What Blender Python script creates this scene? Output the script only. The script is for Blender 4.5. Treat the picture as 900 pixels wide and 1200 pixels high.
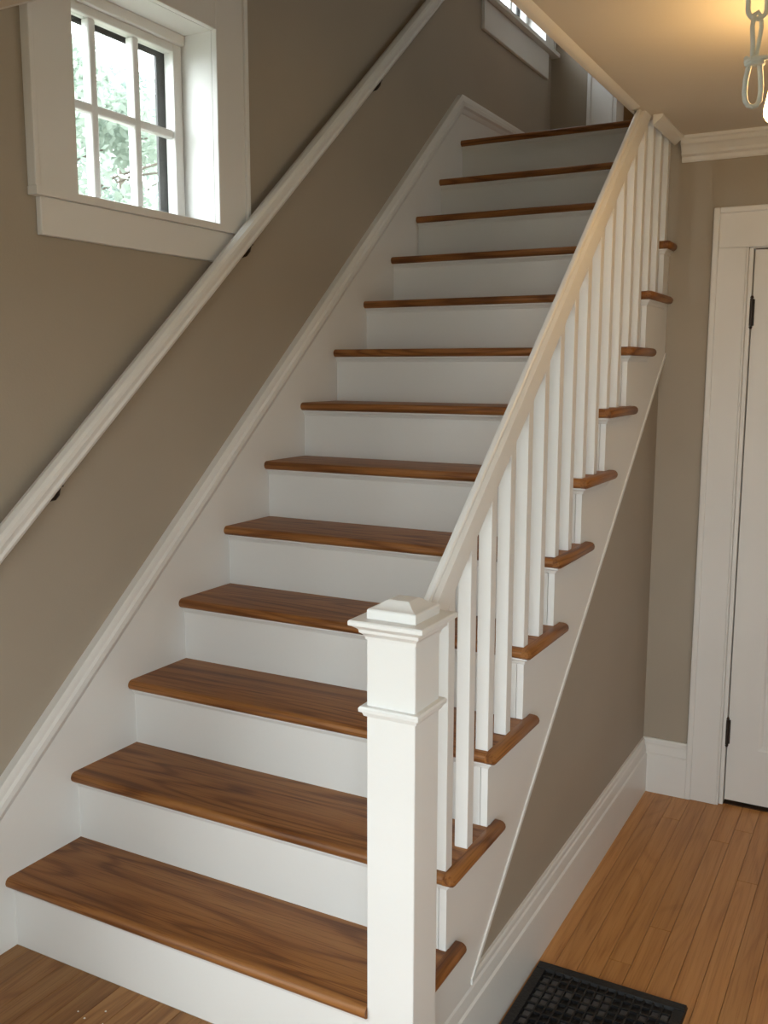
import bpy, bmesh, math, random
from mathutils import Vector, Matrix
random.seed(7)
for o in list(bpy.data.objects): bpy.data.objects.remove(o)
S = bpy.context.scene; COL = S.collection

# ---------------------------------------------------------------- camera, sky, daylight, exposure
CAM = (1.8892, -1.5365, 1.4462); YAW, PITCH, ROLL, FPX = 0.4965, -0.1474, 0.0019, 1124.4
def setup_camera():
    f = Vector((-math.sin(YAW)*math.cos(PITCH), math.cos(YAW)*math.cos(PITCH), math.sin(PITCH)))
    r = Vector((math.cos(YAW), math.sin(YAW), 0)); u = r.cross(f)
    r2 = r*math.cos(ROLL)+u*math.sin(ROLL); u2 = u*math.cos(ROLL)-r*math.sin(ROLL)
    m = Matrix.Identity(4)
    for i in range(3): m[i][0], m[i][1], m[i][2], m[i][3] = r2[i], u2[i], -f[i], CAM[i]
    cd = bpy.data.cameras.new('camera'); c = bpy.data.objects.new('camera', cd); COL.objects.link(c)
    cd.sensor_fit = 'VERTICAL'; cd.sensor_height = 36; cd.lens = FPX*36/1200; cd.clip_start = .02
    c.matrix_world = m; S.camera = c
setup_camera()
W = bpy.data.worlds.new('overcast_sky'); S.world = W; W.use_nodes = True
bg = W.node_tree.nodes['Background']; bg.inputs[0].default_value = (.90, .96, 1.0, 1); bg.inputs[1].default_value = 9.0
def portal(loc, rot, sx, sy):
    l = bpy.data.lights.new('daylight_portal', 'AREA'); l.shape = 'RECTANGLE'; l.size = sx; l.size_y = sy
    l.cycles.is_portal = True
    o = bpy.data.objects.new('daylight_portal', l); COL.objects.link(o); o.location = loc; o.rotation_euler = rot
FRONT_Y = -2.45; XR_OUT = 3.44
FW = (1.45, 2.90, .35, 1.95)     # front window behind the camera: x0, x1, z0, z1
ED = (-1.95, -.85, .05, 2.05)    # glazed entry door in the left wall, just outside the view: y0, y1, z0, z1
portal(((FW[0]+FW[1])/2, FRONT_Y-.17, (FW[2]+FW[3])/2), (math.pi/2, 0, 0), FW[1]-FW[0], FW[3]-FW[2])
portal((-.235, (ED[0]+ED[1])/2, (ED[2]+ED[3])/2), (0, -math.pi/2, 0), ED[3]-ED[2], ED[1]-ED[0])
portal((-.235, .607, 2.165), (0, -math.pi/2, 0), .58, .60)
HW = (-1.4, -.7, .7, 1.65)      # unseen window added in the right wall as fill light for the hall
portal((XR_OUT, (HW[0]+HW[1])/2, (HW[2]+HW[3])/2), (0, math.pi/2, 0), HW[3]-HW[2], HW[1]-HW[0])
UW = (1.7, 2.4, 3.55, 4.25)        # unseen window added upstairs to brighten the upper flight: y0, y1, z0, z1
portal((XR_OUT, (UW[0]+UW[1])/2, (UW[2]+UW[3])/2), (0, math.pi/2, 0), UW[3]-UW[2], UW[1]-UW[0])
portal((-.235, 3.44, 3.75), (0, -math.pi/2, 0), 1.1, .76)
S.view_settings.view_transform = 'Standard'; S.view_settings.look = 'None'
S.view_settings.gamma = 1; S.view_settings.use_curve_mapping = False
S.view_settings.exposure = 0.32
S.cycles.use_denoising = True; S.cycles.max_bounces = 10; S.cycles.diffuse_bounces = 7
S.cycles.sample_clamp_indirect = 6

# ---------------------------------------------------------------- materials
def srgb(r, g, b): return tuple(((c/255)/12.92 if c/255 <= .04045 else ((c/255+.055)/1.055)**2.4) for c in (r, g, b))+(1,)
def newmat(name):
    m = bpy.data.materials.new(name); m.use_nodes = True; nt = m.node_tree
    return m, nt, nt.nodes['Principled BSDF']
def paint(name, col, rough=.5, bump=.02, scale=60, var=.04):
    m, nt, b = newmat(name); N = nt.nodes.new; L = nt.links.new
    tc = N('ShaderNodeTexCoord'); no = N('ShaderNodeTexNoise'); no.inputs['Scale'].default_value = scale; no.inputs['Detail'].default_value = 4
    L(tc.outputs['Object'], no.inputs['Vector'])
    n2 = N('ShaderNodeTexNoise'); n2.inputs['Scale'].default_value = 2.5; L(tc.outputs['Object'], n2.inputs['Vector'])
    rp = N('ShaderNodeValToRGB'); rp.color_ramp.elements[0].position = .3; rp.color_ramp.elements[1].position = .7
    rp.color_ramp.elements[0].color = tuple(c*(1-var) for c in col[:3])+(1,); rp.color_ramp.elements[1].color = tuple(min(1, c*(1+var)) for c in col[:3])+(1,)
    L(n2.outputs['Fac'], rp.inputs['Fac']); L(rp.outputs['Color'], b.inputs['Base Color'])
    bp = N('ShaderNodeBump'); bp.inputs['Strength'].default_value = bump; bp.inputs['Distance'].default_value = .01
    L(no.outputs['Fac'], bp.inputs['Height']); L(bp.outputs['Normal'], b.inputs['Normal'])
    b.inputs['Roughness'].default_value = rough
    return m
def oak(name, dark, mid, light, axis, rough=.33, coat=.15, objvar=.25, scale=1.0, ring=.09):
    """open grained oak: long streaks along one local axis, cathedral rings, per-board tone"""
    m, nt, b = newmat(name); N = nt.nodes.new; L = nt.links.new
    tc = N('ShaderNodeTexCoord'); oi = N('ShaderNodeObjectInfo')
    add = N('ShaderNodeVectorMath'); add.operation = 'MULTIPLY_ADD'
    cmb = N('ShaderNodeCombineXYZ')
    for i in range(3): L(oi.outputs['Random'], cmb.inputs[i])
    L(cmb.outputs[0], add.inputs[0]); add.inputs[1].default_value = (17.3, 29.1, 11.7); L(tc.outputs['Object'], add.inputs[2])
    mp = N('ShaderNodeMapping'); L(add.outputs[0], mp.inputs['Vector'])
    s = [1, 1, 1]
    for i in range(3): s[i] = (1.6 if i == axis else 34)*scale
    mp.inputs['Scale'].default_value = s
    n1 = N('ShaderNodeTexNoise'); n1.inputs['Scale'].default_value = 1.0; n1.inputs['Detail'].default_value = 5; n1.inputs['Distortion'].default_value = .6
    L(mp.outputs[0], n1.inputs['Vector'])
    mp2 = N('ShaderNodeMapping'); L(add.outputs[0], mp2.inputs['Vector'])
    for i in range(3): s[i] = (6 if i == axis else 260)*scale
    mp2.inputs['Scale'].default_value = s
    n2 = N('ShaderNodeTexNoise'); n2.inputs['Scale'].default_value = 1.0; n2.inputs['Detail'].default_value = 2
    L(mp2.outputs[0], n2.inputs['Vector'])
    mp3 = N('ShaderNodeMapping'); L(add.outputs[0], mp3.inputs['Vector'])
    for i in range(3): s[i] = (.8 if i == axis else 7)*scale
    mp3.inputs['Scale'].default_value = s
    n3 = N('ShaderNodeTexNoise'); n3.inputs['Scale'].default_value = 1.0; n3.inputs['Detail'].default_value = 1; n3.inputs['Distortion'].default_value = .3
    L(mp3.outputs[0], n3.inputs['Vector'])
    mul = N('ShaderNodeMath'); mul.operation = 'MULTIPLY'; L(n3.outputs['Fac'], mul.inputs[0]); mul.inputs[1].default_value = 70
    sn = N('ShaderNodeMath'); sn.operation = 'SINE'; L(mul.outputs[0], sn.inputs[0])
    ma = N('ShaderNodeMath'); ma.operation = 'MULTIPLY_ADD'; L(sn.outputs[0], ma.inputs[0]); ma.inputs[1].default_value = ring; L(n1.outputs['Fac'], ma.inputs[2])
    mb = N('ShaderNodeMath'); mb.operation = 'MULTIPLY_ADD'; L(n2.outputs['Fac'], mb.inputs[0]); mb.inputs[1].default_value = .30; L(ma.outputs[0], mb.inputs[2])
    rp = N('ShaderNodeValToRGB'); e = rp.color_ramp.elements
    e[0].position = .42; e[0].color = dark; e[1].position = .90; e[1].color = light
    x = e.new(.64); x.color = mid
    L(mb.outputs[0], rp.inputs['Fac'])
    pr = N('ShaderNodeValToRGB'); pr.color_ramp.elements[0].position = .34; pr.color_ramp.elements[1].position = .46
    pr.color_ramp.elements[0].color = (.62, .54, .48, 1); pr.color_ramp.elements[1].color = (1, 1, 1, 1); L(n2.outputs['Fac'], pr.inputs['Fac'])
    cr = N('ShaderNodeValToRGB'); cr.color_ramp.elements[0].position = .0; cr.color_ramp.elements[1].position = .22
    cr.color_ramp.elements[0].color = (.66, .58, .52, 1); cr.color_ramp.elements[1].color = (1, 1, 1, 1)
    s01 = N('ShaderNodeMath'); s01.operation = 'MULTIPLY_ADD'; L(sn.outputs[0], s01.inputs[0]); s01.inputs[1].default_value = .5; s01.inputs[2].default_value = .5
    L(s01.outputs[0], cr.inputs['Fac'])
    m1 = N('ShaderNodeMixRGB'); m1.blend_type = 'MULTIPLY'; m1.inputs[0].default_value = min(.75, ring*8); L(rp.outputs['Color'], m1.inputs[1]); L(pr.outputs['Color'], m1.inputs[2])
    m2 = N('ShaderNodeMixRGB'); m2.blend_type = 'MULTIPLY'; m2.inputs[0].default_value = min(1, ring*7); L(m1.outputs[0], m2.inputs[1]); L(cr.outputs['Color'], m2.inputs[2])
    hs = N('ShaderNodeHueSaturation'); L(m2.outputs[0], hs.inputs['Color'])
    mr = N('ShaderNodeMapRange'); L(oi.outputs['Random'], mr.inputs['Value']); mr.inputs['To Min'].default_value = 1-objvar; mr.inputs['To Max'].default_value = 1+objvar
    L(mr.outputs[0], hs.inputs['Value']); L(hs.outputs[0], b.inputs['Base Color'])
    b.inputs['Specular IOR Level'].default_value = .32
    b.inputs['Roughness'].default_value = rough; b.inputs['Coat Weight'].default_value = coat; b.inputs['Coat Roughness'].default_value = .25
    bp = N('ShaderNodeBump'); bp.inputs['Strength'].default_value = .06; bp.inputs['Distance'].default_value = .004
    L(mb.outputs[0], bp.inputs['Height']); L(bp.outputs['Normal'], b.inputs['Normal'])
    return m
def simple(name, col, rough=.5, metal=0, emit=None, es=0):
    m, nt, b = newmat(name); N = nt.nodes.new; L = nt.links.new
    no = N('ShaderNodeTexNoise'); no.inputs['Scale'].default_value = 40
    rp = N('ShaderNodeValToRGB'); rp.color_ramp.elements[0].color = tuple(c*.88 for c in col[:3])+(1,); rp.color_ramp.elements[1].color = tuple(min(1, c*1.1) for c in col[:3])+(1,)
    L(no.outputs['Fac'], rp.inputs['Fac']); L(rp.outputs['Color'], b.inputs['Base Color'])
    b.inputs['Roughness'].default_value = rough; b.inputs['Metallic'].default_value = metal
    if emit: b.inputs['Emission Color'].default_value = emit; b.inputs['Emission Strength'].default_value = es
    return m
def glass(name):
    m, nt, b = newmat(name); N = nt.nodes.new; L = nt.links.new
    nt.nodes.remove(b); out = nt.nodes['Material Output']
    t = N('ShaderNodeBsdfTransparent'); g = N('ShaderNodeBsdfGlossy'); g.inputs['Roughness'].default_value = .02
    mx = N('ShaderNodeMixShader'); mx.inputs[0].default_value = .05
    t.inputs['Color'].default_value = (.97, .985, .98, 1)
    L(t.outputs[0], mx.inputs[1]); L(g.outputs[0], mx.inputs[2]); L(mx.outputs[0], out.inputs['Surface'])
    return m
def leafmat(name, col):
    m, nt, b = newmat(name); N = nt.nodes.new; L = nt.links.new
    no = N('ShaderNodeTexNoise'); no.inputs['Scale'].default_value = 3
    rp = N('ShaderNodeValToRGB'); rp.color_ramp.elements[0].color = tuple(c*.6 for c in col[:3])+(1,); rp.color_ramp.elements[1].color = tuple(min(1, c*1.4) for c in col[:3])+(1,)
    L(no.outputs['Fac'], rp.inputs['Fac'])
    d = N('ShaderNodeBsdfDiffuse'); t = N('ShaderNodeBsdfTranslucent'); mx = N('ShaderNodeMixShader'); mx.inputs[0].default_value = .5
    L(rp.outputs[0], d.inputs[0]); L(rp.outputs[0], t.inputs[0]); L(d.outputs[0], mx.inputs[1]); L(t.outputs[0], mx.inputs[2])
    L(mx.outputs[0], nt.nodes['Material Output'].inputs['Surface']); return m

M = {}
M['trim'] = paint('white_gloss_paint', (.74, .735, .715, 1), .36, .03, 90, .02)
M['wall'] = paint('taupe_wall_paint', (.372, .323, .258, 1), .62, .05, 140, .03)
M['ceil'] = paint('cream_ceiling_paint', (.66, .61, .53, 1), .7, .03, 80, .02)
M['rail'] = M['trim']
M['tread'] = oak('stained_oak_tread', (.180, .066, .017, 1), (.265, .106, .029, 1), (.33, .142, .042, 1), 0, .42, 0, .08, 1.0, .10)
M['return'] = oak('stained_oak_return', (.180, .066, .017, 1), (.265, .106, .029, 1), (.33, .142, .042, 1), 1, .42, 0, .08, 1.0, .10)
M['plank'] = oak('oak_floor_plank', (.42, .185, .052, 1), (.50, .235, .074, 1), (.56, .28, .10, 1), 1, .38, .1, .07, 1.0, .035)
M['plank_dark'] = oak('dark_oak_platform_plank', (.21, .090, .026, 1), (.27, .125, .040, 1), (.33, .165, .058, 1), 1, .42, 0, .16, 1.0, .06)  # platform boards in a darker oak tone than the hall planks
M['subfloor'] = paint('dark_floor_joint', (.06, .03, .012, 1), .8)
M['iron'] = paint('black_cast_iron', (.007, .007, .008, 1), .5, .2, 120, .2)
M['slat'] = paint('dark_grey_damper_metal', (.06, .06, .065, 1), .30, .1, 60, .3)
M['bronze'] = simple('dark_bronze_metal', (.035, .025, .02, 1), .45, .5)
M['glass'] = glass('window_glass')
M['storm'] = paint('dark_exterior_paint', (.05, .045, .045, 1), .6)
M['cord'] = paint('pale_grey_painted_metal', (.52, .56, .54, 1), .38, .1, 200, .05)
M['shade'] = simple('lit_frosted_glass', (.9, .85, .75, 1), .4, 0, (1, .60, .22, 1), 15)
M['leaf'] = leafmat('pale_green_leaves', (.36, .42, .36, 1))
M['leaf2'] = leafmat('blue_green_leaves', (.24, .30, .27, 1))
M['bark'] = paint('grey_bark', (.12, .10, .08, 1), .9, .5, 20, .3)
M['grass'] = paint('dry_lawn', (.17, .17, .12, 1), .95, .3, 30, .3)
M['siding'] = paint('exterior_siding_paint', (.45, .45, .43, 1), .7)
M['cabinet'] = oak('orange_pine_wood', (.30, .12, .03, 1), (.45, .20, .05, 1), (.55, .27, .08, 1), 2, .4, .1, .05)
M['speck'] = paint('white_paint_speck', (.7, .69, .66, 1), .6)

# ---------------------------------------------------------------- mesh helpers
class MB:
    def __init__(s): s.v = []; s.f = []
    def box(s, x0, x1, y0, y1, z0, z1):
        n = len(s.v); s.v += [(x, y, z) for z in (z0, z1) for y in (y0, y1) for x in (x0, x1)]
        s.f += [tuple(n+i for i in q) for q in ((0,2,3,1), (4,5,7,6), (0,1,5,4), (2,6,7,3), (0,4,6,2), (1,3,7,5))]; return s
    def loft(s, A, B):
        n = len(s.v); k = len(A); s.v += [tuple(p) for p in A]+[tuple(p) for p in B]
        s.f.append(tuple(range(n, n+k))); s.f.append(tuple(range(n+2*k-1, n+k-1, -1)))
        for i in range(k): j = (i+1) % k; s.f.append((n+i, n+k+i, n+k+j, n+j))
        return s
    def prism(s, loop, vec):
        return s.loft(loop, [(p[0]+vec[0], p[1]+vec[1], p[2]+vec[2]) for p in loop])
    def lathe(s, cx, cy, prof, seg=24, cap=True):
        n = len(s.v); k = len(prof)
        for i in range(seg):
            a = 2*math.pi*i/seg
            for (r, z) in prof: s.v.append((cx+r*math.cos(a), cy+r*math.sin(a), z))
        for i in range(seg):
            j = (i+1) % seg
            for q in range(k-1): s.f.append((n+i*k+q, n+j*k+q, n+j*k+q+1, n+i*k+q+1))
        if cap:
            s.f.append(tuple(n+i*k for i in range(seg))[::-1]); s.f.append(tuple(n+i*k+k-1 for i in range(seg)))
        return s
    def tube(s, path, r, closed=False, seg=8):
        P = [Vector(p) for p in path]; n = len(s.v); m = len(P); rings = []
        up = Vector((.13, .27, .95))
        for i, p in enumerate(P):
            a = P[(i-1) % m] if (closed or i > 0) else p; b = P[(i+1) % m] if (closed or i < m-1) else p
            t = (b-a).normalized(); e1 = t.cross(up)
            if e1.length < .05: e1 = t.cross(Vector((1, 0, 0)))
            e1.normalize()
            if rings and rings[-1][0].dot(e1) < 0: e1 = -e1
            if rings:
                pe = rings[-1][0]; e1 = (pe-t*pe.dot(t)).normalized()
            e2 = t.cross(e1); rings.append((e1, e2))
            for q in range(seg):
                an = 2*math.pi*q/seg; s.v.append(tuple(p+e1*(r*math.cos(an))+e2*(r*math.sin(an))))
        for i in range(m if closed else m-1):
            j = (i+1) % m
            for q in range(seg):
                w = (q+1) % seg; s.f.append((n+i*seg+q, n+i*seg+w, n+j*seg+w, n+j*seg+q))
        if not closed:
            s.f.append(tuple(range(n+seg-1, n-1, -1))); s.f.append(tuple(range(n+(m-1)*seg, n+m*seg)))
        return s
    def mesh(s, name, mat, off=(0, 0, 0), bevel=0, seg=2, smooth=False, angle=40):
        me = bpy.data.meshes.new(name)
        me.from_pydata([(x-off[0], y-off[1], z-off[2]) for x, y, z in s.v], [], s.f)
        bm = bmesh.new(); bm.from_mesh(me)
        bmesh.ops.recalc_face_normals(bm, faces=bm.faces)
        if bevel:
            ed = [e for e in bm.edges if len(e.link_faces) == 2 and e.calc_face_angle(0) > math.radians(30)]
            bmesh.ops.bevel(bm, geom=ed, offset=bevel, segments=seg, profile=.5, affect='EDGES', clamp_overlap=True)
        if smooth:
            for f in bm.faces: f.smooth = True
            for e in bm.edges:
                if len(e.link_faces) == 2 and e.calc_face_angle(0) > math.radians(angle): e.smooth = False
        bm.to_mesh(me); bm.free(); me.materials.append(mat); return me
    def build(s, name, mat, parent=None, off=None, **k):
        o = bpy.data.objects.new(name, None)
        base = off
        if base is None: base = wloc(parent) if parent else (0, 0, 0)
        bpy.data.objects.remove(o)
        o = bpy.data.objects.new(name, s.mesh(name, mat, base, **k)); COL.objects.link(o)
        if parent:
            o.parent = parent; p = wloc(parent); o.location = (base[0]-p[0], base[1]-p[1], base[2]-p[2])
        else: o.location = base
        return o
def wloc(o):
    l = Vector((0, 0, 0))
    while o: l = l+o.location; o = o.parent
    return l
def tag(o, label=None, cat=None, group=None, kind=None):
    if label: o['label'] = label
    if cat: o['category'] = cat
    if group: o['group'] = group
    if kind: o['kind'] = kind
    return o
def empty(name, loc=(0, 0, 0)):
    o = bpy.data.objects.new(name, None); COL.objects.link(o); o.location = loc; o.empty_display_size = .1; return o
def inst(me, name, parent, wl):
    o = bpy.data.objects.new(name, me); COL.objects.link(o); o.parent = parent
    p = wloc(parent); o.location = (wl[0]-p[0], wl[1]-p[1], wl[2]-p[2]); return o
def struct(o, label, cat): return tag(o, label, cat, kind='structure')

# ---------------------------------------------------------------- key dimensions (metres)
R, G, NOSE, TH = .19, .2256, .026, .028        # rise, going, nosing overhang, tread thickness
XL, XS, XN = 0.0, 1.090, 1.119                  # skirt face, stringer face, nosing return end
HF = -.19                                       # hall floor level; the small entry platform is at 0
CZ = 2.262                                      # hall ceiling
LZ = 13*R+.02                                   # upper landing
YW = 2.115                                      # wall with the door
XW = 1.072                                      # wall under the stairs
YF = 3.97                                       # far wall upstairs
XR = 3.3; TOPZ = 4.95
SL = R/G

# ================================================================= SETTING
def left_wall():
    m = MB(); x0, x1 = -.22, -.02; ya, yb = FRONT_Y-.15, YF+3.0
    w1 = (.31, .905, 1.872, 2.46); w2 = (3.06, 3.82, 3.20, 4.30)
    e = ED
    m.box(x0, x1, ya, e[0], -.9, TOPZ); m.box(x0, x1, e[0], e[1], -.9, e[2]); m.box(x0, x1, e[0], e[1], e[3], TOPZ)
    m.box(x0, x1, e[1], w1[0], -.9, TOPZ)
    m.box(x0, x1, w1[0], w1[1], -.9, w1[2]); m.box(x0, x1, w1[0], w1[1], w1[3], TOPZ)
    m.box(x0, x1, w1[1], w2[0], -.9, TOPZ)
    m.box(x0, x1, w2[0], w2[1], -.9, w2[2]); m.box(x0, x1, w2[0], w2[1], w2[3], TOPZ)
    m.box(x0, x1, w2[1], yb, -.9, TOPZ)
    struct(m.build('wall_left', M['wall']), 'taupe painted wall rising along the left of the stairs', 'wall')
left_wall()
def entry_door():
    a, b, c, d = ED
    w = struct(empty('door_2', (-.12, (a+b)/2, c)), 'white glazed entry door in the left wall, just out of view', 'door')
    for q in ((a-.11, a, c-.05, d), (b, b+.11, c-.05, d), (a-.11, b+.11, d, d+.12)):
        MB().box(-.02, .0, q[0], q[1], q[2], q[3]).build('casing_board', M['trim'], w, bevel=.003)
    fr = MB().box(-.14, -.10, a, a+.09, c, d).box(-.14, -.10, b-.09, b, c, d).box(-.14, -.10, a+.09, b-.09, c, c+.16).box(-.14, -.10, a+.09, b-.09, d-.10, d)
    fr = fr.build('door_frame', M['trim'], w)
    for i in range(4):
        z0 = c+.16+i*(d-c-.26)/4; z1 = c+.16+(i+1)*(d-c-.26)/4
        if i: MB().box(-.135, -.105, a+.09, b-.09, z0-.012, z0+.012).build('muntin', M['trim'], fr)
        MB().box(-.122, -.118, a+.09, b-.09, z0+.012, z1-.012).build('pane', M['glass'], fr)
entry_door()
struct(MB().box(1.03, XW, .092, YW, HF, HF+.001).loft(
    [(1.03, .095, HF), (1.03, YW, HF), (1.03, YW, 1.44), (1.03, .40, .03), (1.03, .095, .0)],
    [(XW, .095, HF), (XW, YW, HF), (XW, YW, 1.44), (XW, .40, .03), (XW, .095, .0)]).build('wall_under_stairs', M['wall']),
    'taupe triangular wall panel closing in the space under the stairs', 'wall')
def door_wall():
    m = MB(); d0, d1, dt = 1.362, 2.17, 1.885
    m.box(1.03, d0, YW, YW+.12, HF, CZ); m.box(d1, XR, YW, YW+.12, HF, CZ); m.box(d0, d1, YW, YW+.12, dt, CZ)
    m.box(1.03, 1.10, YW+.12, YF, HF, CZ)
    struct(m.build('wall_back', M['wall']), 'taupe wall with the white panelled door at the hall end', 'wall')
door_wall()
def right_wall():
    m = MB(); x0, x1 = XR, XR+.12; y0, y1 = FRONT_Y-.15, YF+.12
    for za, zb, (a, b, c, d) in ((HF-.2, LZ, HW), (LZ, TOPZ, UW)):
        m.box(x0, x1, y0, a, za, zb); m.box(x0, x1, b, y1, za, zb); m.box(x0, x1, a, b, za, c); m.box(x0, x1, a, b, d, zb)
    struct(m.build('wall_right', M['wall']), 'taupe wall on the right of the hall, out of view', 'wall')
    for name, lab, (a, b, c, d) in (('window_4', 'unseen upstairs window added in the right wall to brighten the upper stairs', UW), ('window_5', 'unseen hall window added in the right wall as fill light', HW)):  # both windows are added out of view to bring in more daylight
        w = struct(empty(name, (x0, (a+b)/2, c)), lab, 'window')
        f = MB().box(x0+.04, x0+.08, a, a+.05, c, d).box(x0+.04, x0+.08, b-.05, b, c, d).box(x0+.04, x0+.08, a+.05, b-.05, c, c+.05).box(x0+.04, x0+.08, a+.05, b-.05, d-.05, d).box(x0+.04, x0+.08, (a+b)/2-.02, (a+b)/2+.02, c+.05, d-.05)
        f.build('sash', M['trim'], w)
        MB().box(x0+.058, x0+.062, a+.05, (a+b)/2-.02, c+.05, d-.05).build('pane', M['glass'], w)
        MB().box(x0+.058, x0+.062, (a+b)/2+.02, b-.05, c+.05, d-.05).build('pane', M['glass'], w)
        g = MB().box(x0-.02, x0, a-.1, a, c-.1, d+.1).box(x0-.02, x0, b, b+.1, c-.1, d+.1).box(x0-.02, x0, a, b, d, d+.1).box(x0-.03, x0, a, b, c-.1, c)
        g.build('casing', M['trim'], w)
right_wall()
def front_wall():
    m = MB(); a, b, c, d = FW; y0, y1 = FRONT_Y-.15, FRONT_Y
    m.box(-.22, a, y0, y1, HF-.2, TOPZ); m.box(b, XR+.12, y0, y1, HF-.2, TOPZ)
    m.box(a, b, y0, y1, HF-.2, c); m.box(a, b, y0, y1, d, TOPZ)
    struct(m.build('wall_front', M['wall']), 'taupe front wall with a large window, behind the viewer', 'wall')
    w = struct(empty('window_3', ((a+b)/2, y0, c)), 'large glazed front window behind the viewer', 'window')
    cs = MB()
    cs.box(a-.1, a, y1, y1+.02, c-.1, d+.1).box(b, b+.1, y1, y1+.02, c-.1, d+.1).box(a, b, y1, y1+.02, d, d+.1).box(a, b, y1, y1+.03, c-.1, c)
    cs.build('casing', M['trim'], w)
    fr = MB(); ym = y0+.06
    fr.box(a, a+.05, ym-.02, ym+.02, c, d).box(b-.05, b, ym-.02, ym+.02, c, d).box(a+.05, b-.05, ym-.02, ym+.02, c, c+.05).box(a+.05, b-.05, ym-.02, ym+.02, d-.05, d)
    fr.box((a+b)/2-.02, (a+b)/2+.02, ym-.02, ym+.02, c+.05, d-.05)
    fr.build('sash', M['trim'], w)
    MB().box(a+.05, (a+b)/2-.02, ym-.003, ym+.003, c+.05, d-.05).build('pane', M['glass'], w)
    MB().box((a+b)/2+.02, b-.05, ym-.003, ym+.003, c+.05, d-.05).build('pane', M['glass'], w)
front_wall()
def far_wall():
    m = MB(); a, b, zt = .345, 1.15, LZ+2.03
    m.box(-.02, a, YF, YF+.12, LZ-.07, TOPZ); m.box(b, XR, YF, YF+.12, LZ-.23, TOPZ); m.box(a, b, YF, YF+.12, zt, TOPZ)
    struct(m.build('wall_far', M['wall']), 'taupe wall at the far end of the upper landing', 'wall')
    # bedroom beyond
    r = MB().box(-.02, 2.6, YF+2.6, YF+2.72, LZ, TOPZ).box(2.6, 2.72, YF+.12, YF+2.72, LZ, TOPZ)
    struct(r.build('wall_room_beyond', M['wall']), 'taupe walls of the lit room beyond the upstairs doorway', 'wall')
    struct(MB().box(-.02, 2.72, YF+.12, YF+2.72, LZ-.1, LZ).build('floor_room_beyond', M['plank']), 'wood floor of the room beyond the upstairs doorway', 'floor')
    t = struct(empty('trim_2', (a, YF, LZ)), 'white casing around the upstairs doorway on the far wall', 'door casing')
    p = MB().box(.205, a+.0, YF-.02, YF, LZ, zt+.14); p.build('casing_board', M['trim'], t, bevel=.003)
    MB().box(.200, .222, YF-.028, YF, LZ, zt+.14).build('back_band', M['trim'], t, bevel=.003)
    MB().box(a, a+.02, YF-.015, YF+.135, LZ, zt).build('jamb', M['trim'], t)
    MB().box(b-.02, b, YF-.015, YF+.135, LZ, zt).build('jamb', M['trim'], t)
    MB().box(b, b+.14, YF-.02, YF, LZ, zt+.14).build('casing_board', M['trim'], t, bevel=.003)
    MB().box(a, b, YF-.02, YF, zt, zt+.14).build('casing_board', M['trim'], t, bevel=.003)
far_wall()
# ceiling slab of the hall (also the upper floor) with the stairwell left open
c = MB().box(1.06, XR, FRONT_Y, YW+.12, CZ, LZ).box(-.02, 1.06, FRONT_Y, .10, CZ, LZ).box(1.06, XR, YW+.12, YF, CZ, LZ)
struct(c.build('ceiling', M['ceil']), 'cream painted hall ceiling ending at the stairwell opening', 'ceiling')
struct(MB().box(-.22, XR+.12, FRONT_Y-.15, YF+2.72, TOPZ, TOPZ+.1).build('ceiling_upper', M['ceil']), 'ceiling of the upper floor, out of view', 'ceiling')
struct(MB().box(-.02, 1.06, 12*G+.03, YF, LZ-.08, LZ).build('floor_upper_landing', M['plank']), 'wooden landing floor at the top of the stairs', 'floor')
# stairwell edge bead and front edge bead
t = struct(empty('trim_3', (1.05, .1, CZ)), 'white corner bead along the ceiling edge of the stairwell', 'trim')
prof = [(1.050, CZ+.03), (1.050, CZ-.004), (1.054, CZ-.008), (1.066, CZ-.008), (1.072, CZ-.006), (1.088, CZ-.0005), (1.090, CZ+.001), (1.060, CZ+.001), (1.060, CZ+.03)]
MB().loft([(x, .10, z) for x, z in prof], [(x, 1.62, z) for x, z in prof]).build('bead', M['trim'], t, smooth=True, angle=35)
pf2 = [(min(x, 1.059), z) for x, z in prof]
MB().loft([(x, 1.62, z) for x, z in pf2], [(x, YF-.02, z) for x, z in pf2]).build('bead', M['trim'], t, smooth=True, angle=35)
MB().box(-.02, 1.05, .10, .112, CZ, LZ).build('bead', M['trim'], t, bevel=.004)

# ---- floors: entry platform at 0 and hall floor at HF, every strip its own plank
def plank_floor(name, label, x0, x1, y0, y1, z, wd, lens, mat='plank'):
    fl = struct(empty(name, (x0, y0, z-.03)), label, 'floor')
    MB().box(x0, x1, y0, y1, z-.06, z-.012).build('subfloor', M['subfloor'], fl)
    cache = {}
    n = int(round((x1-x0)/wd)); wd = (x1-x0)/n
    for i in range(n):
        y = y0-random.uniform(0, .6)
        while y < y1-.005:
            l = random.choice(lens); ya, yb = max(y, y0), min(y+l, y1)
            if y1-yb < .18: yb = y1
            L = round(yb-ya, 4); y = yb
            if L < .01: continue
            if L not in cache:
                e = .0005; h = wd/2-e
                cache[L] = MB().loft([(-h, -L/2+e, -.012), (h, -L/2+e, -.012), (h, L/2-e, -.012), (-h, L/2-e, -.012)],
                                     [(-h, -L/2+e, 0), (h, -L/2+e, 0), (h, L/2-e, 0), (-h, L/2-e, 0)]).mesh('plank', M[mat], bevel=.0007, seg=1)
            inst(cache[L], 'plank', fl, (x0+(i+.5)*wd, (ya+yb)/2, z))
    return fl
plank_floor('floor', 'honey oak strip floor of the hall beside the stairs', 1.075, 2.9, -1.2, YW+.1, HF, .062, (1.05, 1.35, 1.8, 2.3))
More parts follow.
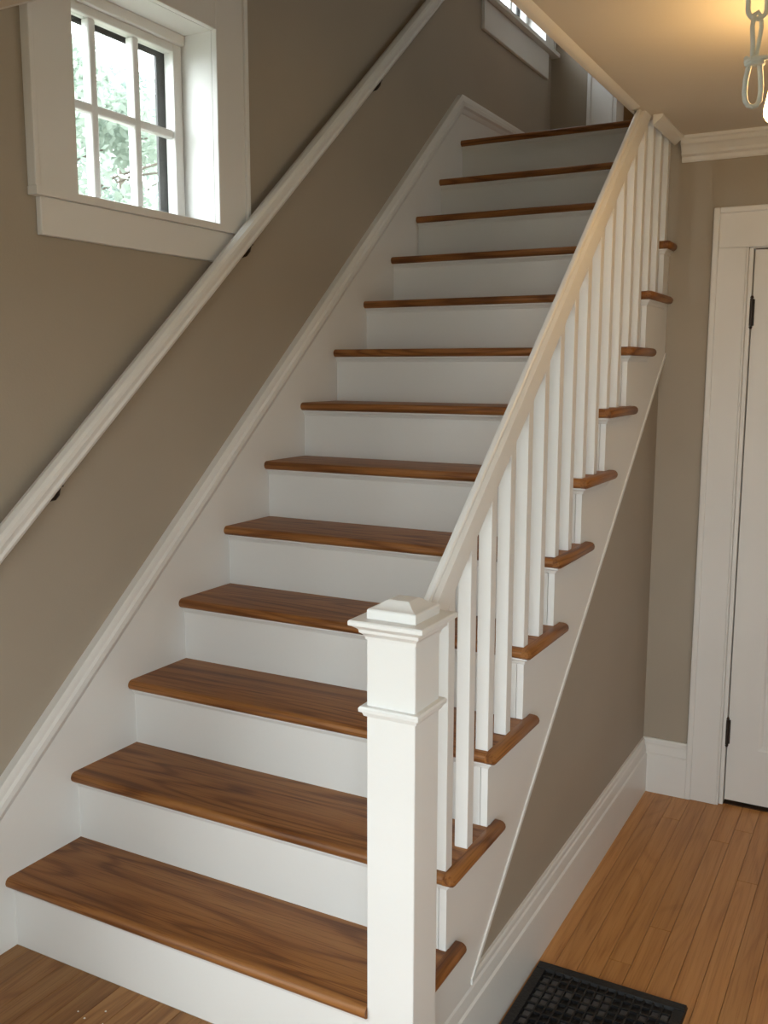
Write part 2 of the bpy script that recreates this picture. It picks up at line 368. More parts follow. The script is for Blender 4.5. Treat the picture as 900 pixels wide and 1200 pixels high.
struct(MB().box(2.9, XR, FRONT_Y, YW, HF-.06, HF)  .box(1.051, 2.9, FRONT_Y, -1.2, HF-.06, HF).build('floor_hall_rest', M['plank']), 'rest of the hall oak floor, out of view', 'floor')
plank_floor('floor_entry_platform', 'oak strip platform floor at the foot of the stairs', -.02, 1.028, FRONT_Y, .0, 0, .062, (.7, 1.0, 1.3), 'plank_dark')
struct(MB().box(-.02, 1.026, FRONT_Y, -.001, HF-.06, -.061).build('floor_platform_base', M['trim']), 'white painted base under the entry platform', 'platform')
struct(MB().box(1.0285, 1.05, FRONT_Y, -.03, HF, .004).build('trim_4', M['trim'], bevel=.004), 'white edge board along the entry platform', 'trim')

# ---- left skirt board following the stairs, with cap moulding
def skirt():
    s = struct(empty('baseboard_left', (0, 0, 0)), 'white skirt board climbing the left wall beside the treads', 'baseboard')
    up = lambda y: .452+.8325*y
    zt = LZ+.20; yp = (zt-.452)/.8325; ylow = (.21-.452)/.8325
    low = lambda y: SL*y-.25
    pts = [(FRONT_Y, 0), (-.02, 0), (.2, 0), (12*G+.1, low(12*G+.1)+.12), (YF, LZ-.06), (YF, zt-.055), (yp+.02, zt-.055), (yp-.005, zt-.06), (ylow-.0, .16), (FRONT_Y, .16)]
    pts[-2] = (ylow+.01, up(ylow+.01)-.07)
    MB().loft([(-.02, y, z) for y, z in pts], [(0, y, z) for y, z in pts]).build('skirt_board', M['trim'], s)
    # cap: profile of (projection, drop below top edge measured vertically)
    pr = [(-.02, .0), (.004, .0), (.009, .014), (.009, .026), (.016, .034), (.016, .052), (.008, .062), (.004, .078), (0, .084), (-.02, .084)]
    def loop(y, z, k): return [(x, y, z-d*k) for x, d in pr]
    MB().loft(loop(ylow, up(ylow), 1), loop(yp, zt, 1)).build('cap_molding', M['trim'], s, smooth=True, angle=25)
    MB().loft(loop(yp, zt, 1), loop(YF, zt, .72)).build('cap_molding', M['trim'], s, smooth=True, angle=25)
    MB().loft(loop(FRONT_Y, up(ylow), .8), loop(ylow, up(ylow), 1)).build('cap_molding', M['trim'], s, smooth=True, angle=25)
skirt()

# ---- baseboards of the hall
BP = [(0, .215), (.007, .215), (.010, .208), (.010, .196), (.0135, .190), (.0165, .168), (.0165, .160), (.021, .154), (.022, .144), (.022, 0), (0, 0)]
struct(MB().loft([(XW+x, .095, HF+z) for x, z in BP], [(XW+x, YW-.022, HF+z) for x, z in BP]).build('baseboard_right', M['trim'], smooth=True, angle=20),
       'tall white baseboard under the stairs with stepped cap', 'baseboard')
struct(MB().loft([(XW, YW-x, HF+z) for x, z in BP], [(1.249, YW-x, HF+z) for x, z in BP]).build('baseboard_back', M['trim'], smooth=True, angle=20),
       'short white baseboard between the wall corner and the door casing', 'baseboard')

# ---- crown moulding
CP = [(0, .084), (.006, .084), (.010, .077), (.010, .066), (.016, .064), (.022, .060), (.022, .050), (.034, .034), (.042, .028), (.042, .014), (.050, .010), (.052, 0), (0, 0)]
struct(MB().loft([(1.121, YW-x, CZ-z) for x, z in CP], [(XR, YW-x, CZ-z) for x, z in CP]).build('trim_5', M['trim']),
       'stepped white crown molding above the door', 'crown molding')
CQ = [(0, .032), (.003, .032), (.010, .027), (.018, .019), (.026, .014), (.032, .006), (.032, 0), (0, 0)]
struct(MB().loft([(1.102+x, 1.735, CZ-z) for x, z in CQ], [(1.102+x, YW-.055, CZ-z) for x, z in CQ]).build('trim_6', M['trim'], smooth=True, angle=20),
       'short white crown piece on the ceiling above the last balusters', 'crown molding')

# ---- windows
def window(idx, y0, y1, z0, z1, cas, xs, cols, rows, label, apron_h, stool_over, stool_proj):
    w = struct(empty('window_%d' % idx, (-.02, (y0+y1)/2, z0)), label, 'window')
    x = -.02
    # casing boards on the wall face
    MB().box(x, x+.020, y0-cas, y0, z0, z1+cas).build('casing_board', M['trim'], w, bevel=.0025)
    MB().box(x, x+.020, y1, y1+cas, z0, z1+cas).build('casing_board', M['trim'], w, bevel=.0025)
    MB().box(x, x+.020, y0, y1, z1, z1+cas).build('casing_board', M['trim'], w, bevel=.0025)
    for yy in ((y0-cas-.012, y0-cas+.004), (y1+cas-.004, y1+cas+.012)):
        MB().box(x, x+.030, yy[0], yy[1], z0, z1+cas+.012).build('back_band', M['trim'], w, bevel=.003)
    MB().box(x, x+.030, y0-cas, y1+cas, z1+cas-.002, z1+cas+.012).build('back_band', M['trim'], w, bevel=.003)
    pj = stool_proj
    P = [(x, y0-cas-stool_over), (x+pj, y0-cas-stool_over), (x+pj, y1+cas+stool_over), (x, y1+cas+stool_over), (x, y1-.001), (-.22, y1-.001), (-.22, y0+.001), (x, y0+.001)]
    MB().loft([(p, q, z0-.02) for p, q in P], [(p, q, z0) for p, q in P]).build('stool', M['trim'], w)
    MB().box(x, x+.018, y0-cas+.01, y1+cas-.065, z0-.02-apron_h, z0-.02).build('apron', M['trim'], w, bevel=.003)
    # reveals
    MB().box(-.22, x, y0-.012, y0, z0, z1).build('jamb', M['trim'], w)
    MB().box(-.22, x, y1, y1+.012, z0, z1).build('jamb', M['trim'], w)
    MB().box(-.22, x, y0, y1, z1, z1+.012).build('head_jamb', M['trim'], w)
    # sash
    st = .038; yA, yB, zA, zB = y0+.012, y1-.003, z0+.001, z1-.030
    sh = MB().box(xs-.02, xs+.018, yA, yA+st, zA, zB).box(xs-.02, xs+.018, yB-st, yB, zA, zB)
    sh.box(xs-.02, xs+.018, yA+st, yB-st, zA, zA+.034).box(xs-.02, xs+.018, yA+st, yB-st, zB-.026, zB)
    sash = sh.build('sash', M['trim'], w, bevel=.004)
    MB().box(xs-.02, xs+.03, y0, y1, zB, z1).build('stop', M['trim'], w, bevel=.003)
    gy0, gy1, gz0, gz1 = yA+st, yB-st, zA+.034, zB-.026
    mw = .026
    cw = (gy1-gy0-mw*(cols-1))/cols; rh = (gz1-gz0-mw*(rows-1))/rows
    for i in range(cols-1):
        yy = gy0+(i+1)*cw+i*mw; MB().box(xs-.016, xs+.014, yy, yy+mw, gz0, gz1).build('muntin', M['trim'], sash, bevel=.006)
    for j in range(rows-1):
        zz = gz0+(j+1)*rh+j*mw; MB().box(xs-.014, xs+.012, gy0, gy1, zz, zz+mw).build('muntin', M['trim'], sash, bevel=.006)
    for i in range(cols):
        for j in range(rows):
            ya = gy0+i*(cw+mw); za = gz0+j*(rh+mw)
            MB().box(xs-.002, xs+.002, ya, ya+cw, za, za+rh).build('pane', M['glass'], sash)
    # dark exterior screen frame
    sf = MB(); xo = xs-.028
    sf.box(xo-.008, xo, y0+.001, y0+.045, z0+.001, z1-.001).box(xo-.008, xo, y1-.066, y1-.001, z0+.001, z1-.001).box(xo-.008, xo, y0+.045, y1-.066, z1-.066, z1-.001).box(xo-.008, xo, y0+.045, y1-.066, z0+.001, z0+.03)
    sf.build('storm_frame', M['storm'], w)
window(1, .32, .895, 1.884, 2.447, .135, -.150, 3, 2, 'small six-pane window with wide white casing on the left wall', .092, .012, .032)
window(2, 3.07, 3.81, 3.205, 4.28, .13, -.12, 3, 3, 'upstairs window over the landing with white sill and apron', .135, .05, .05)

# ---- door
def door():
    d = struct(empty('door_1', (1.385, YW, HF)), 'white panelled interior door with dark hinges at the hall end', 'door')
    ct, ot = 2.003, 1.872
    MB().box(1.25, 1.358, YW-.018, YW, HF, ot).build('casing_board', M['trim'], d, bevel=.002)
    MB().box(1.243, 1.264, YW-.026, YW, HF, ct+.008).build('back_band', M['trim'], d, bevel=.004)
    MB().box(1.358, 1.366, YW-.018, YW, HF, ot).build('casing_bead', M['trim'], d, bevel=.003)
    MB().box(1.264, 2.30, YW-.018, YW, ot, ct-.01).build('casing_board', M['trim'], d, bevel=.002)
    MB().box(1.264, 2.30, YW-.026, YW, ct-.012, ct+.008).build('back_band', M['trim'], d, bevel=.004)
    MB().box(2.17, 2.29, YW-.018, YW, HF, ot).build('casing_board', M['trim'], d, bevel=.002)
    MB().box(1.366, 1.380, YW-.002, YW+.11, HF, ot-.002).box(2.152, 2.166, YW-.002, YW+.11, HF, ot-.002).box(1.380, 2.152, YW-.002, YW+.11, 1.868, 1.88).build('jamb', M['trim'], d, bevel=.002)
    x0, x1, z0, z1 = 1.384, 2.148, HF+.018, 1.864; y0, y1 = YW+.012, YW+.047; st = .108
    slab = MB(); rails = [(z0, .040), (.552, .72), (1.70, z1)]
    slab.box(x0, x0+st, y0, y1, z0, z1).box(x1-st, x1, y0, y1, z0, z1); xm = (x0+x1)/2
    for a, b in rails: slab.box(x0+st, x1-st, y0, y1, a, b)
    for a, b in ((.040, .552), (.72, 1.70)): slab.box(xm-.05, xm+.05, y0, y1, a, b)
    sl = slab.build('door_slab', M['trim'], d)
    for a, b in ((.040, .552), (.72, 1.70)):
        for u, v in ((x0+st, xm-.05), (xm+.05, x1-st)):
            p = MB(); p.box(u, v, y0+.012, y1-.012, a, b)
            p.build('panel', M['trim'], sl)
            f = .016; ml = MB()
            A = lambda q, yy: [(u+q, yy, a+q), (v-q, yy, a+q), (v-q, yy, b-q), (u+q, yy, b-q)]
            o1, o2, o3 = A(0, y0+.001), A(f*.5, y0+.004), A(f, y0+.012)
            n = len(ml.v); ml.v += o1+o2+o3
            for k in range(2):
                for i in range(4): j = (i+1) % 4; ml.f.append((k*4+i, k*4+j, k*4+4+j, k*4+4+i))
            ml.build('panel_molding', M['trim'], sl)
    for zc in (1.648, .098):
        h = MB().lathe(1.382, YW+.002, [(.0065, zc-.048), (.0065, zc+.048)], 12)
        h.lathe(1.382, YW+.002, [(.003, zc+.048), (.007, zc+.051), (.004, zc+.058)], 10).lathe(1.382, YW+.002, [(.004, zc-.058), (.007, zc-.051), (.003, zc-.048)], 10)
        h.box(1.372, 1.392, YW+.004, YW+.0115, zc-.046, zc+.046)
        tag(h.build('hinge', M['bronze'], d), 'dark bronze butt hinge')
    kn = MB().lathe(2.09, 0, [(.001, 0), (.028, .004), (.028, .03), (.012, .036), (.012, .05)], 20)
    kn.v = [(x, YW-.02-(.0)-0+(z-.03)*1.0, .78+y) for x, y, z in kn.v]
    kn.build('knob', M['bronze'], sl)
    MB().box(1.38, 2.152, YW+.01, YW+.10, HF-.012, HF+.003).build('threshold', M['subfloor'], d)
    MB().box(1.37, 2.16, YW+.115, YW+.119, HF, 1.87).build('dark_backing', M['subfloor'], d)
door()

# ================================================================= STAIRCASE
stair = tag(empty('staircase', (0, 0, 0)), 'straight flight of oak treads and white risers climbing beside the left wall', 'staircase')
def tread_profile(depth):
    pts = [(depth, 0), (depth, -TH)]; r = TH/2; n = 7
    pts += [(-NOSE+r-r*math.sin(math.pi*i/(n-1))*1.0, -r-r*math.cos(math.pi*i/(n-1))) for i in range(n)]
    return pts
def tread_mesh(x1, notch=None):
    pr = tread_profile(G+.012)
    m = MB()
    if notch:
        xa, yc = notch
        m.loft([(XL, y, z) for y, z in pr], [(xa, y, z) for y, z in pr])
        m.box(xa, x1, yc, G+.012, -TH, 0)
    else: m.loft([(XL, y, z) for y, z in pr], [(x1, y, z) for y, z in pr])
    return m.mesh('tread', M['tread'], smooth=True, angle=50)
def return_mesh(ya, yb):
    # half-round strip along the open end of a tread
    w = XN-1.0915; r = TH/2; n = 7
    pr = [(0, 0), (0, -TH)]+[(w-r+r*math.sin(math.pi*i/(n-1)), -r-r*math.cos(math.pi*i/(n-1))) for i in range(n)]
    m = MB(); e = .010
    A = [(1.0915+x, ya+e, z) for x, z in pr]; B = [(1.0915+x, yb-e, z) for x, z in pr]
    n0 = len(pr); c = lambda L, yy: [(1.0915+(p[0]-1.0915)*.72, yy, -r+(p[2]+r)*.55) for p in L]
    rings = [c(A, ya), A, B, c(B, yb)]
    for L in rings: m.v += L
    m.f.append(tuple(range(n0))); m.f.append(tuple(range(4*n0-1, 3*n0-1, -1)))
    for q in range(3):
        for i in range(n0): j = (i+1) % n0; m.f.append((q*n0+i, (q+1)*n0+i, (q+1)*n0+j, q*n0+j))
    return m.mesh('nosing_return', M['return'], smooth=True, angle=50)
full, first = tread_mesh(1.0912), tread_mesh(1.0912, (1.0285, .088))
inner = tread_mesh(1.026)
ret, ret1 = return_mesh(-NOSE, G+.058), return_mesh(.088, G+.058)
ret10 = return_mesh(-NOSE, YW-9*G-.002)
def t10():
    pr = tread_profile(YW-9*G-.002); m = MB(); m.loft([(XL, y, z) for y, z in pr], [(1.0912, y, z) for y, z in pr])
    m.box(XL, 1.026, YW-9*G-.002, G+.012, -TH, 0); return m.mesh('tread', M['tread'], smooth=True, angle=50)
tread10 = t10()
riser_full = MB().box(XL, XW-.001, 0, .016, -R, -TH).mesh('riser', M['trim'])
riser_in = MB().box(XL, 1.028, 0, .016, -R, -TH).mesh('riser', M['trim'])
# cove under the nosing, front and return
cv = [(0, 0), (-.013, 0), (-.013, -.004), (-.006, -.009), (-.003, -.016), (0, -.018)]
def cove_mesh(x1, side, y0=0, yb=G+.03):
    m = MB()
    if y0 == 0: m.loft([(XL, y, -TH+z) for y, z in cv], [(x1-y*(1 if side else 0), y, -TH+z) for y, z in cv])
    if side: m.loft([(XS-y, (y if y0 == 0 else y0), -TH+z) for y, z in cv], [(XS-y, yb, -TH+z) for y, z in cv])
    return m.mesh('cove_molding', M['trim'], smooth=True, angle=30)
cove_full = cove_mesh(XS, True); cove_in = cove_mesh(1.026, False); cove_1s = cove_mesh(XS, True, .088)
cove_1f = cove_mesh(1.028, False); cove_10 = cove_mesh(XS, True, 0, YW-9*G-.002)
for k in range(1, 14):
    y, z = (k-1)*G, k*R
    if k == 13: z = LZ
    r = inst(riser_full if 2 <= k <= 10 else riser_in, 'riser', stair, (0, y, z))
    if k == 13: r.data = MB().box(XL, 1.028, 0, .016, -R-.02, -TH).mesh('riser', M['trim'])
    if k == 13:
        pr = tread_profile(.05)
        inst(MB().loft([(XL, a, b) for a, b in pr], [(1.021, a, b) for a, b in pr]).mesh('landing_nosing', M['tread'], smooth=True, angle=50), 'landing_nosing', stair, (0, y, z))
        inst(cove_in, 'cove_molding', stair, (0, y, z)); continue
    t = inst(first if k == 1 else full if k < 10 else tread10 if k == 10 else inner, 'tread', stair, (0, y, z))
    if k <= 10: inst(ret1 if k == 1 else ret if k < 10 else ret10, 'nosing_return', t, (0, y, z))
    if k == 1:
        inst(cove_1f, 'cove_molding', stair, (0, y, z)); inst(cove_1s, 'cove_molding', stair, (0, y, z))
    else: inst(cove_full if k < 10 else cove_10 if k == 10 else cove_in, 'cove_molding', stair, (0, y, z))
# cut outer stringer
low = lambda y: -.285+SL*y
pts = [(.092, HF+.216), (.092, R-TH-.0005)]
for k in range(1, 10):
    pts += [(k*G, k*R-TH-.0005), (k*G, (k+1)*R-TH-.0005)]
pts += [(YW-.001, 10*R-TH-.0005), (YW-.001, low(YW-.001)), ((HF+.216+.285)/SL, HF+.216)]
MB().loft([(XW+.0005, y, z) for y, z in pts], [(XS, y, z) for y, z in pts]).build('stringer', M['trim'], stair)
ya, yb = (HF+.216+.285)/SL, YW-.001
e = .013
MB().loft([(XW+.0005, ya, low(ya)-.002), (XS+.004, ya, low(ya)-.002), (XS+.004, ya, low(ya)+e), (XW+.0005, ya, low(ya)+e)],
          [(XW+.0005, yb, low(yb)-.002), (XS+.004, yb, low(yb)-.002), (XS+.004, yb, low(yb)+e), (XW+.0005, yb, low(yb)+e)]).build('stringer_edge_bead', M['trim'], stair)

# ================================================================= BALUSTRADE
bal = tag(empty('balustrade', (1.081, .035, HF)), 'white newel post, square balusters and sloping handrail on the open side', 'balustrade')
def newel():
    cx, cy, h = 1.0805, .035, .0515
    p = MB().box(cx-h, cx+h, cy-h, cy+h, HF, .955).build('newel_post', M['trim'], bal, bevel=.0025)
    def ring(m, prof):     # stack of square sections (half width, z)
        n = len(m.v); k = len(prof)
        for q, z in prof: m.v += [(cx-q, cy-q, z), (cx+q, cy-q, z), (cx+q, cy+q, z), (cx-q, cy+q, z)]
        m.f.append((n+3, n+2, n+1, n)); m.f.append(tuple(n+4*(k-1)+i for i in range(4)))
        for a in range(k-1):
            for i in range(4): j = (i+1) % 4; m.f.append((n+4*a+i, n+4*a+j, n+4*a+4+j, n+4*a+4+i))
        return m
    ring(MB(), [(.049, .946), (.053, .946), (.0535, .951), (.057, .956), (.062, .960), (.063, .966), (.066, .969), (.071, .972), (.073, .974)]).build('cap_molding', M['trim'], p, smooth=True, angle=25)
    ring(MB(), [(.0755, .9742), (.0775, .976), (.0775, .983), (.075, .9855)]).build('cap_plate', M['trim'], p)
    ring(MB(), [(.051, .9856), (.051, 1.002), (.049, 1.0045), (.042, 1.0062), (.034, 1.0105), (.027, 1.0165), (.021, 1.0195), (.016, 1.020)]).build('cap_pyramid', M['trim'], p, smooth=True, angle=15)
    ring(MB(), [(.050, .795), (.0555, .796), (.058, .803), (.063, .8055), (.0635, .812), (.061, .816), (.050, .8165)]).build('collar', M['trim'], p, smooth=True, angle=25)
newel()
RB = lambda y: .786+SL*y            # underside of the rail (plumb)
def rail():
    xc = 1.0765; w = .0172
    # (x offset, height above underside)
    pr = [(-.0155, 0), (.0155, 0), (w, .003), (w, .062), (.0160, .0665), (.0125, .0690), (.0050, .0705), (.0046, .0730), (.0066, .0745), (.0066, .0800), (.0035, .0835), (-.0045, .0835),
          (-.0076, .0800), (-.0076, .0745), (-.0056, .0730), (-.0060, .0705), (-.0125, .0690), (-.0160, .0665), (-w, .062), (-w, .003)]
    y0 = .0865
    A = [(xc+x, y0, RB(y0)+z) for x, z in pr]
    B = []
    for x, z in pr:
        y = (CZ-.0008-z-RB(0))/SL; B.append((xc+x, y, CZ-.0008))
    MB().loft(A, B).build('handrail', M['rail'], bal, smooth=True, angle=28)
rail()
BX0, BX1 = 1.0602, 1.0918
def baluster_mesh(dy, fixed_top=None):
    h = .0158; y0, y1 = dy-h, dy+h
    zt0, zt1 = (RB(y0)+.006, RB(y1)+.006) if fixed_top is None else (fixed_top, fixed_top)
    return zt0, zt1, y0, y1
for k in range(1, 11):
    for j, dy in enumerate((.0075, .1205)):
        yc = (k-1)*G+dy
        if yc < .1 or yc > 2.06: continue
        h = .0158; y0, y1 = yc-h, yc+h; zb = k*R
        z0, z1 = RB(y0)+.004, RB(y1)+.004
        top = CZ-.001
        z0, z1 = min(z0, top), min(z1, top)
        key = 'baluster_%d' % j
        m = MB(); m.loft([(BX0, y0, zb), (BX1, y0, zb), (BX1, y1, zb), (BX0, y1, zb)], [(BX0, y0, z0), (BX1, y0, z0), (BX1, y1, z1), (BX0, y1, z1)])
        if z1 < top and key in bpy.data.meshes: inst(bpy.data.meshes[key], 'baluster', bal, (1.076, yc, zb))
        else:
            b = m.build('baluster', M['trim'], bal, off=(1.076, yc, zb), bevel=.0018)
            if z1 < top: b.data.name = key

# ================================================================= WALL HANDRAIL
wr = tag(empty('wall_handrail', (.05, -.1, 1.02)), 'white handrail on brackets running up the left wall past the window', 'handrail')
def wallrail():
    sl = .8275; bot = lambda y: 1.013+sl*y; x0 = .022
    pr = [(0, .012), (.006, .002), (.018, 0), (.030, .004), (.038, .014), (.040, .022), (.036, .030), (.037, .038), (.041, .048), (.040, .062), (.034, .072), (.020, .078), (.006, .074), (0, .064)]
    ya, yb = -.9, 2.9
    MB().loft([(x0+x, ya, bot(ya)+z) for x, z in pr], [(x0+x, yb, bot(yb)+z) for x, z in pr]).build('rail', M['rail'], wr, smooth=True, angle=25)
    for y in (-.55, .17, .99, 1.84, 2.6):
        z = bot(y)
        b = MB().lathe(0, 0, [(.015, -.0415), (.015, -.037)], 14)
        b.v = [(zz+.0215, y+xx*1.0, z-.030+yy) for xx, yy, zz in b.v]
        b.tube([(-.018, y, z-.030), (.006, y, z-.034), (.024, y, z-.030), (.036, y, z-.018), (.040, y, z-.004), (.040, y, z+.004)], .0048, seg=8)
        b.box(.022, .042, y-.014, y+.014, z-.0, z+.004)
        tag(b.build('bracket', M['bronze'], wr), 'small dark bracket under the rail')
wallrail()

# ================================================================= FLOOR REGISTER
def register():
    x0, x1, y0, y1, z = 1.099, 1.502, .20, .836, HF
    g = tag(empty('floor_register', ((x0+x1)/2, (y0+y1)/2, z)), 'black cast iron floor grille lying against the baseboard', 'floor grille')
    fw = .032
    def fr(a, b, c, d): return [(a, c, z), (b, c, z), (b, d, z), (a, d, z)], [(a+.003, c+.003, z+.010), (b-.003, c+.003, z+.010), (b-.003, d-.003, z+.010), (a+.003, d-.003, z+.010)]
    for q in ((x0, x1, y1-fw, y1), (x0, x1, y0, y0+fw), (x0, x0+fw, y0+fw, y1-fw), (x1-fw, x1, y0+fw, y1-fw)):
        A, B = fr(*q); MB().loft(A, B).build('frame_rail', M['iron'], g)
    ix0, ix1, iy0, iy1 = x0+fw, x1-fw, y0+fw, y1-fw
    MB().box(ix0, ix1, iy0, iy1, z+.0003, z+.001).build('pan', M['iron'], g)
    nx, ny = 14, 18; dx = (ix1-ix0)/nx; dy = (iy1-iy0-.028)/ny
    ytop = iy1-.028
    bx = MB().box(-.0022, .0022, -(iy1-iy0)/2, (iy1-iy0)/2, 0, .0085).mesh('bar', M['iron'])
    for i in range(1, nx): inst(bx, 'bar', g, (ix0+i*dx, (iy0+iy1)/2, z+.001))
    by = MB().box(-(ix1-ix0)/2, (ix1-ix0)/2, -.0025, .0025, 0, .0078).mesh('cross_bar', M['iron'])
    for j in range(0, ny+1): inst(by, 'cross_bar', g, ((ix0+ix1)/2, max(iy0+.003, ytop-j*dy), z+.001))
    rnd = random.Random(3)
    sm = MB().loft([(-dx/2+.003, -dy/2+.003, 0), (dx/2-.003, -dy/2+.003, 0), (dx/2-.003, dy/2-.003, 0), (-dx/2+.003, dy/2-.003, 0)],
                   [(-dx/2+.004, -dy/2+.004, .0025), (dx/2-.004, -dy/2+.004, .0025), (dx/2-.004, dy/2-.004, .0040), (-dx/2+.004, dy/2-.004, .0040)]).mesh('damper_slat', M['slat'])
    for i in range(nx):
        for j in range(ny):
            if rnd.random() < (.75 if (i//2+j//5) % 3 == 0 else .22): inst(sm, 'damper_slat', g, (ix0+(i+.5)*dx, ytop-(j+.5)*dy, z+.0012))  # slats set in clusters only, imitating cells that catch reflections
register()

# ================================================================= LAMP AND HANGING CHAIN
def stadium(cx, cy, z0, z1, w, ang, n=10, pinch=1.0):
    ca, sa = math.cos(ang), math.sin(ang); h = w/2; pts = []
    for i in range(n+1):
        a = math.pi*i/n; pts.append((h*pinch*math.cos(a), z1-h+h*math.sin(a)))
    for i in range(n+1):
        a = math.pi+math.pi*i/n; pts.append((h*math.cos(a), z0+h+h*math.sin(a)))
    return [(cx+u*ca, cy+u*sa, z) for u, z in pts]
def chain():
    cx, cy = 1.5585, .692
    c = tag(empty('hanging_chain', (cx, cy, CZ)), 'pale grey chain with knotted end loop hanging from the ceiling beside the lamp', 'chain')
    MB().lathe(cx, cy, [(.022, CZ), (.022, CZ-.005), (.010, CZ-.008), (.008, CZ-.014)], 16).build('hook_plate', M['cord'], c, smooth=True)
    a0 = YAW; ca, sa = math.cos(a0), math.sin(a0)
    P = lambda u, v, z: (cx+u*ca-v*sa, cy+u*sa+v*ca, z)
    MB().tube(stadium(cx, cy, 2.166, CZ-.006, .039, a0), .0052, True).build('link', M['cord'], c, smooth=True, angle=80)
    # wire loop hooked through the link, its two strands running together into the knot
    st = [P(.002, 0, 2.086), P(.0075, .002, 2.120), P(.0115, .003, 2.150), P(.010, .003, 2.172), P(.002, .001, 2.180), P(-.0065, -.002, 2.174), P(-.0095, -.003, 2.150), P(-.0065, -.002, 2.120), P(-.005, 0, 2.086)]
    MB().tube(st, .0048).build('wire_loop', M['cord'], c, smooth=True, angle=80)
    lp = [P(u*1.0, 0, z) for u, z in ((-.009, 2.084), (-.0125, 2.068), (-.0165, 2.046), (-.0175, 2.022), (-.0150, 2.005), (-.009, 1.996), (0, 1.993), (.009, 1.996), (.0148, 2.005), (.0165, 2.022), (.0155, 2.046), (.0125, 2.068), (.010, 2.084))]
    MB().tube(lp, .0056).build('end_loop', M['cord'], c, smooth=True, angle=80)
    path = []
    for i in range(34):
        t = i/33; a = t*2*math.pi*2.0+math.pi
        path.append(P(math.cos(a)*.0170, math.sin(a)*.012, 2.076+.013*t))
    k = MB().tube(path, .0052)
    k.tube([P(-.014, -.012, 2.086), P(.012, -.013, 2.087), P(.030, -.010, 2.089)], .0050)
    k.build('knot', M['cord'], c, smooth=True, angle=80)
chain()
def lamp():
    cx, cy = 1.638, .907
    l = tag(empty('pendant_lamp', (cx, cy, CZ)), 'lit frosted glass ceiling lamp at the right edge', 'lamp')
    MB().lathe(cx, cy, [(.05, CZ), (.05, CZ-.008), (.035, CZ-.016), (.012, CZ-.022)], 28).build('canopy', M['cord'], l, smooth=True)
    MB().lathe(cx, cy, [(.008, CZ-.022), (.008, 2.205)], 12).build('stem', M['cord'], l, smooth=True)
    MB().lathe(cx, cy, [(.012, 2.208), (.026, 2.202), (.028, 2.178), (.024, 2.174)], 20).build('socket', M['cord'], l, smooth=True)
    MB().lathe(cx, cy, [(.022, 2.176), (.042, 2.166), (.058, 2.140), (.070, 2.105), (.079, 2.065), (.085, 2.035), (.0855, 2.022), (.080, 2.012), (.062, 2.006), (.02, 2.003)], 32).build('glass_shade', M['shade'], l, smooth=True)
lamp()

# ================================================================= ROOM BEYOND THE LANDING
def cabinet():
    x0, x1, y0, y1, z = .50, .80, YF+.9, YF+1.35, LZ
    c = tag(empty('wooden_cabinet', ((x0+x1)/2, (y0+y1)/2, z)), 'orange-brown wooden cabinet glimpsed through the upstairs doorway', 'cabinet')
    MB().box(x0, x1, y0, y1, z, z+.44).build('body', M['cabinet'], c, bevel=.004)
    MB().box(x0-.015, x1+.015, y0-.02, y1, z+.44, z+.465).build('top', M['cabinet'], c, bevel=.004)
    MB().box(x0+.02, x1-.02, y0-.015, y0, z+.05, z+.41).build('door', M['cabinet'], c, bevel=.003)
cabinet()
def bowl_lamp(cx, cy, r, label):
    l = tag(empty('ceiling_lamp', (cx, cy, TOPZ)), label, 'lamp')
    MB().lathe(cx, cy, [(r*1.08, TOPZ), (r*1.08, TOPZ-.02)], 24).build('canopy', M['bronze'], l, smooth=True)
    MB().lathe(cx, cy, [(r, TOPZ-.02), (r*.92, TOPZ-.06), (r*.6, TOPZ-.09), (.02, TOPZ-.10)], 24).build('glass_bowl', M['shade'], l, smooth=True)
bowl_lamp(1.3, YF+1.3, .14, 'warm ceiling lamp lighting the room beyond the landing')
bowl_lamp(1.9, 1.9, .11, 'small unseen ceiling lamp added upstairs to warm the light on the upper stairs')  # added out of view to warm and lift the light upstairs

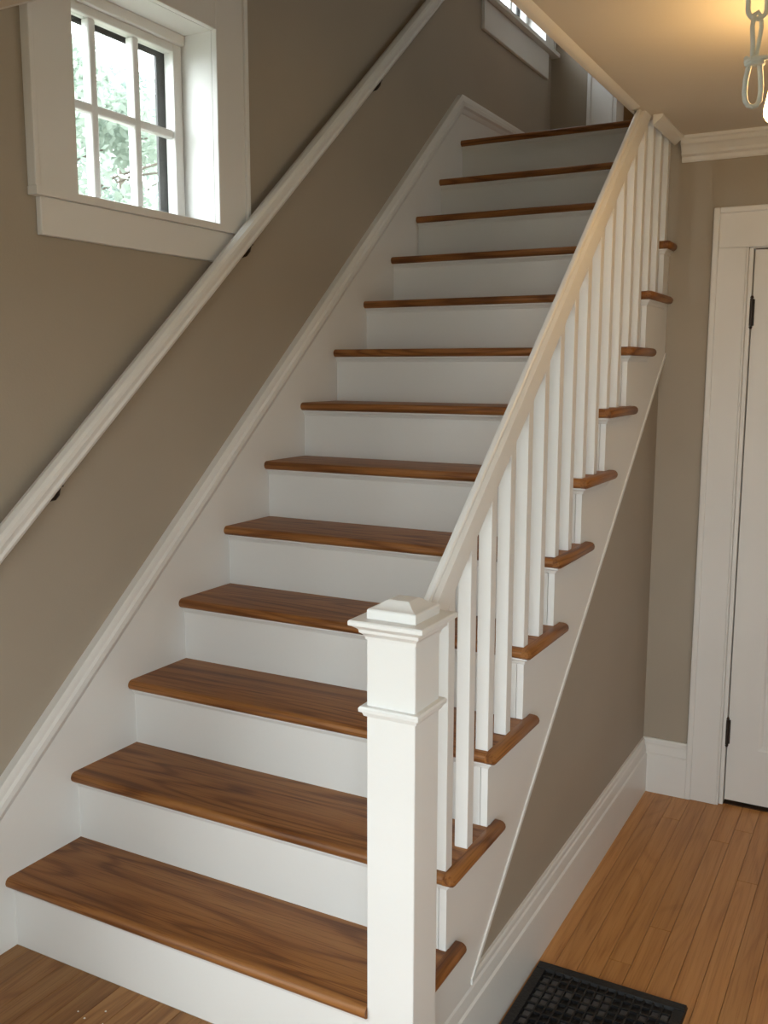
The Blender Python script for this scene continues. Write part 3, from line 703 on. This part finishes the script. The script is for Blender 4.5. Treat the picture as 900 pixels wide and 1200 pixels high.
# ================================================================= OUTSIDE
struct(MB().box(-40, 40, -30, 40, -1.0, -.9).build('ground', M['grass']), 'lawn outside the house seen through the window', 'lawn')
def tree(x, y, h, rad, seed, mat, nleaf, label, zlow):
    rnd = random.Random(seed)
    t = tag(empty('tree', (x, y, -.9)), label, 'tree', 'trees outside the window')
    m = MB().lathe(x, y, [(.16, -.9), (.12, .6), (.09, h*.5), (.03, h)], 10)
    for i in range(14):
        a = rnd.uniform(0, 6.28); z = rnd.uniform(.2*h, .85*h); l = rad*rnd.uniform(.5, .9)
        m.tube([(x, y, z), (x+l*.5*math.cos(a), y+l*.5*math.sin(a), z+.25*l), (x+l*math.cos(a), y+l*math.sin(a), z+.35*l)], .012, seg=5)
    m.build('trunk', M['bark'], t)
    f = MB(); cl = []
    for i in range(60):
        a = rnd.uniform(0, 6.28); q = rad*math.sqrt(rnd.random()); z = zlow+(h*1.08-zlow)*rnd.random()
        q *= max(.25, 1-((z-zlow)/(h*1.1-zlow))**2*.75); cl.append((x+q*math.cos(a), y+q*math.sin(a), z, rnd.uniform(.2, .45)))
    for i in range(nleaf):
        c = cl[rnd.randrange(len(cl))]; d = Vector((rnd.gauss(0, 1), rnd.gauss(0, 1), rnd.gauss(0, .8))).normalized()*c[3]*rnd.random()**.4
        p = Vector(c[:3])+d; u = Vector((rnd.gauss(0, 1), rnd.gauss(0, 1), rnd.gauss(0, 1))).normalized(); v = u.orthogonal().normalized()
        s = rnd.uniform(.035, .07); n = len(f.v)
        f.v += [tuple(p-u*s), tuple(p+v*s*.45), tuple(p+u*s), tuple(p-v*s*.45)]; f.f.append((n, n+1, n+2, n+3))
    me = bpy.data.meshes.new('foliage'); o = wloc(t)
    me.from_pydata([(a-o[0], b-o[1], c-o[2]) for a, b, c in f.v], [], f.f); me.materials.append(mat)
    fo = bpy.data.objects.new('foliage', me); COL.objects.link(fo); fo.parent = t; tag(fo, kind='stuff')
tree(-5.6, 5.7, 4.1, 1.5, 1, M['leaf'], 11000, 'pale green leafy tree seen through the middle panes of the window', 2.0)
tree(-5.0, 3.2, 3.5, .8, 2, M['leaf2'], 6000, 'darker blue-green tree low in the left panes of the window', 1.6)
tree(-9.5, 10.6, 5.6, 1.6, 5, M['leaf2'], 7000, 'distant dim tree behind the right panes of the window', 2.4)
# dried paint specks on the platform boards
pf = bpy.data.objects['floor_entry_platform']
for x, y, r in ((.33, -.115, .002), (.385, -.085, .0025), (.36, -.125, .0025), (.41, -.12, .002)):
    MB().lathe(x, y, [(r, .0), (r*.8, .0012), (r*.3, .0016)], 9).build('paint_speck', M['speck'], pf)
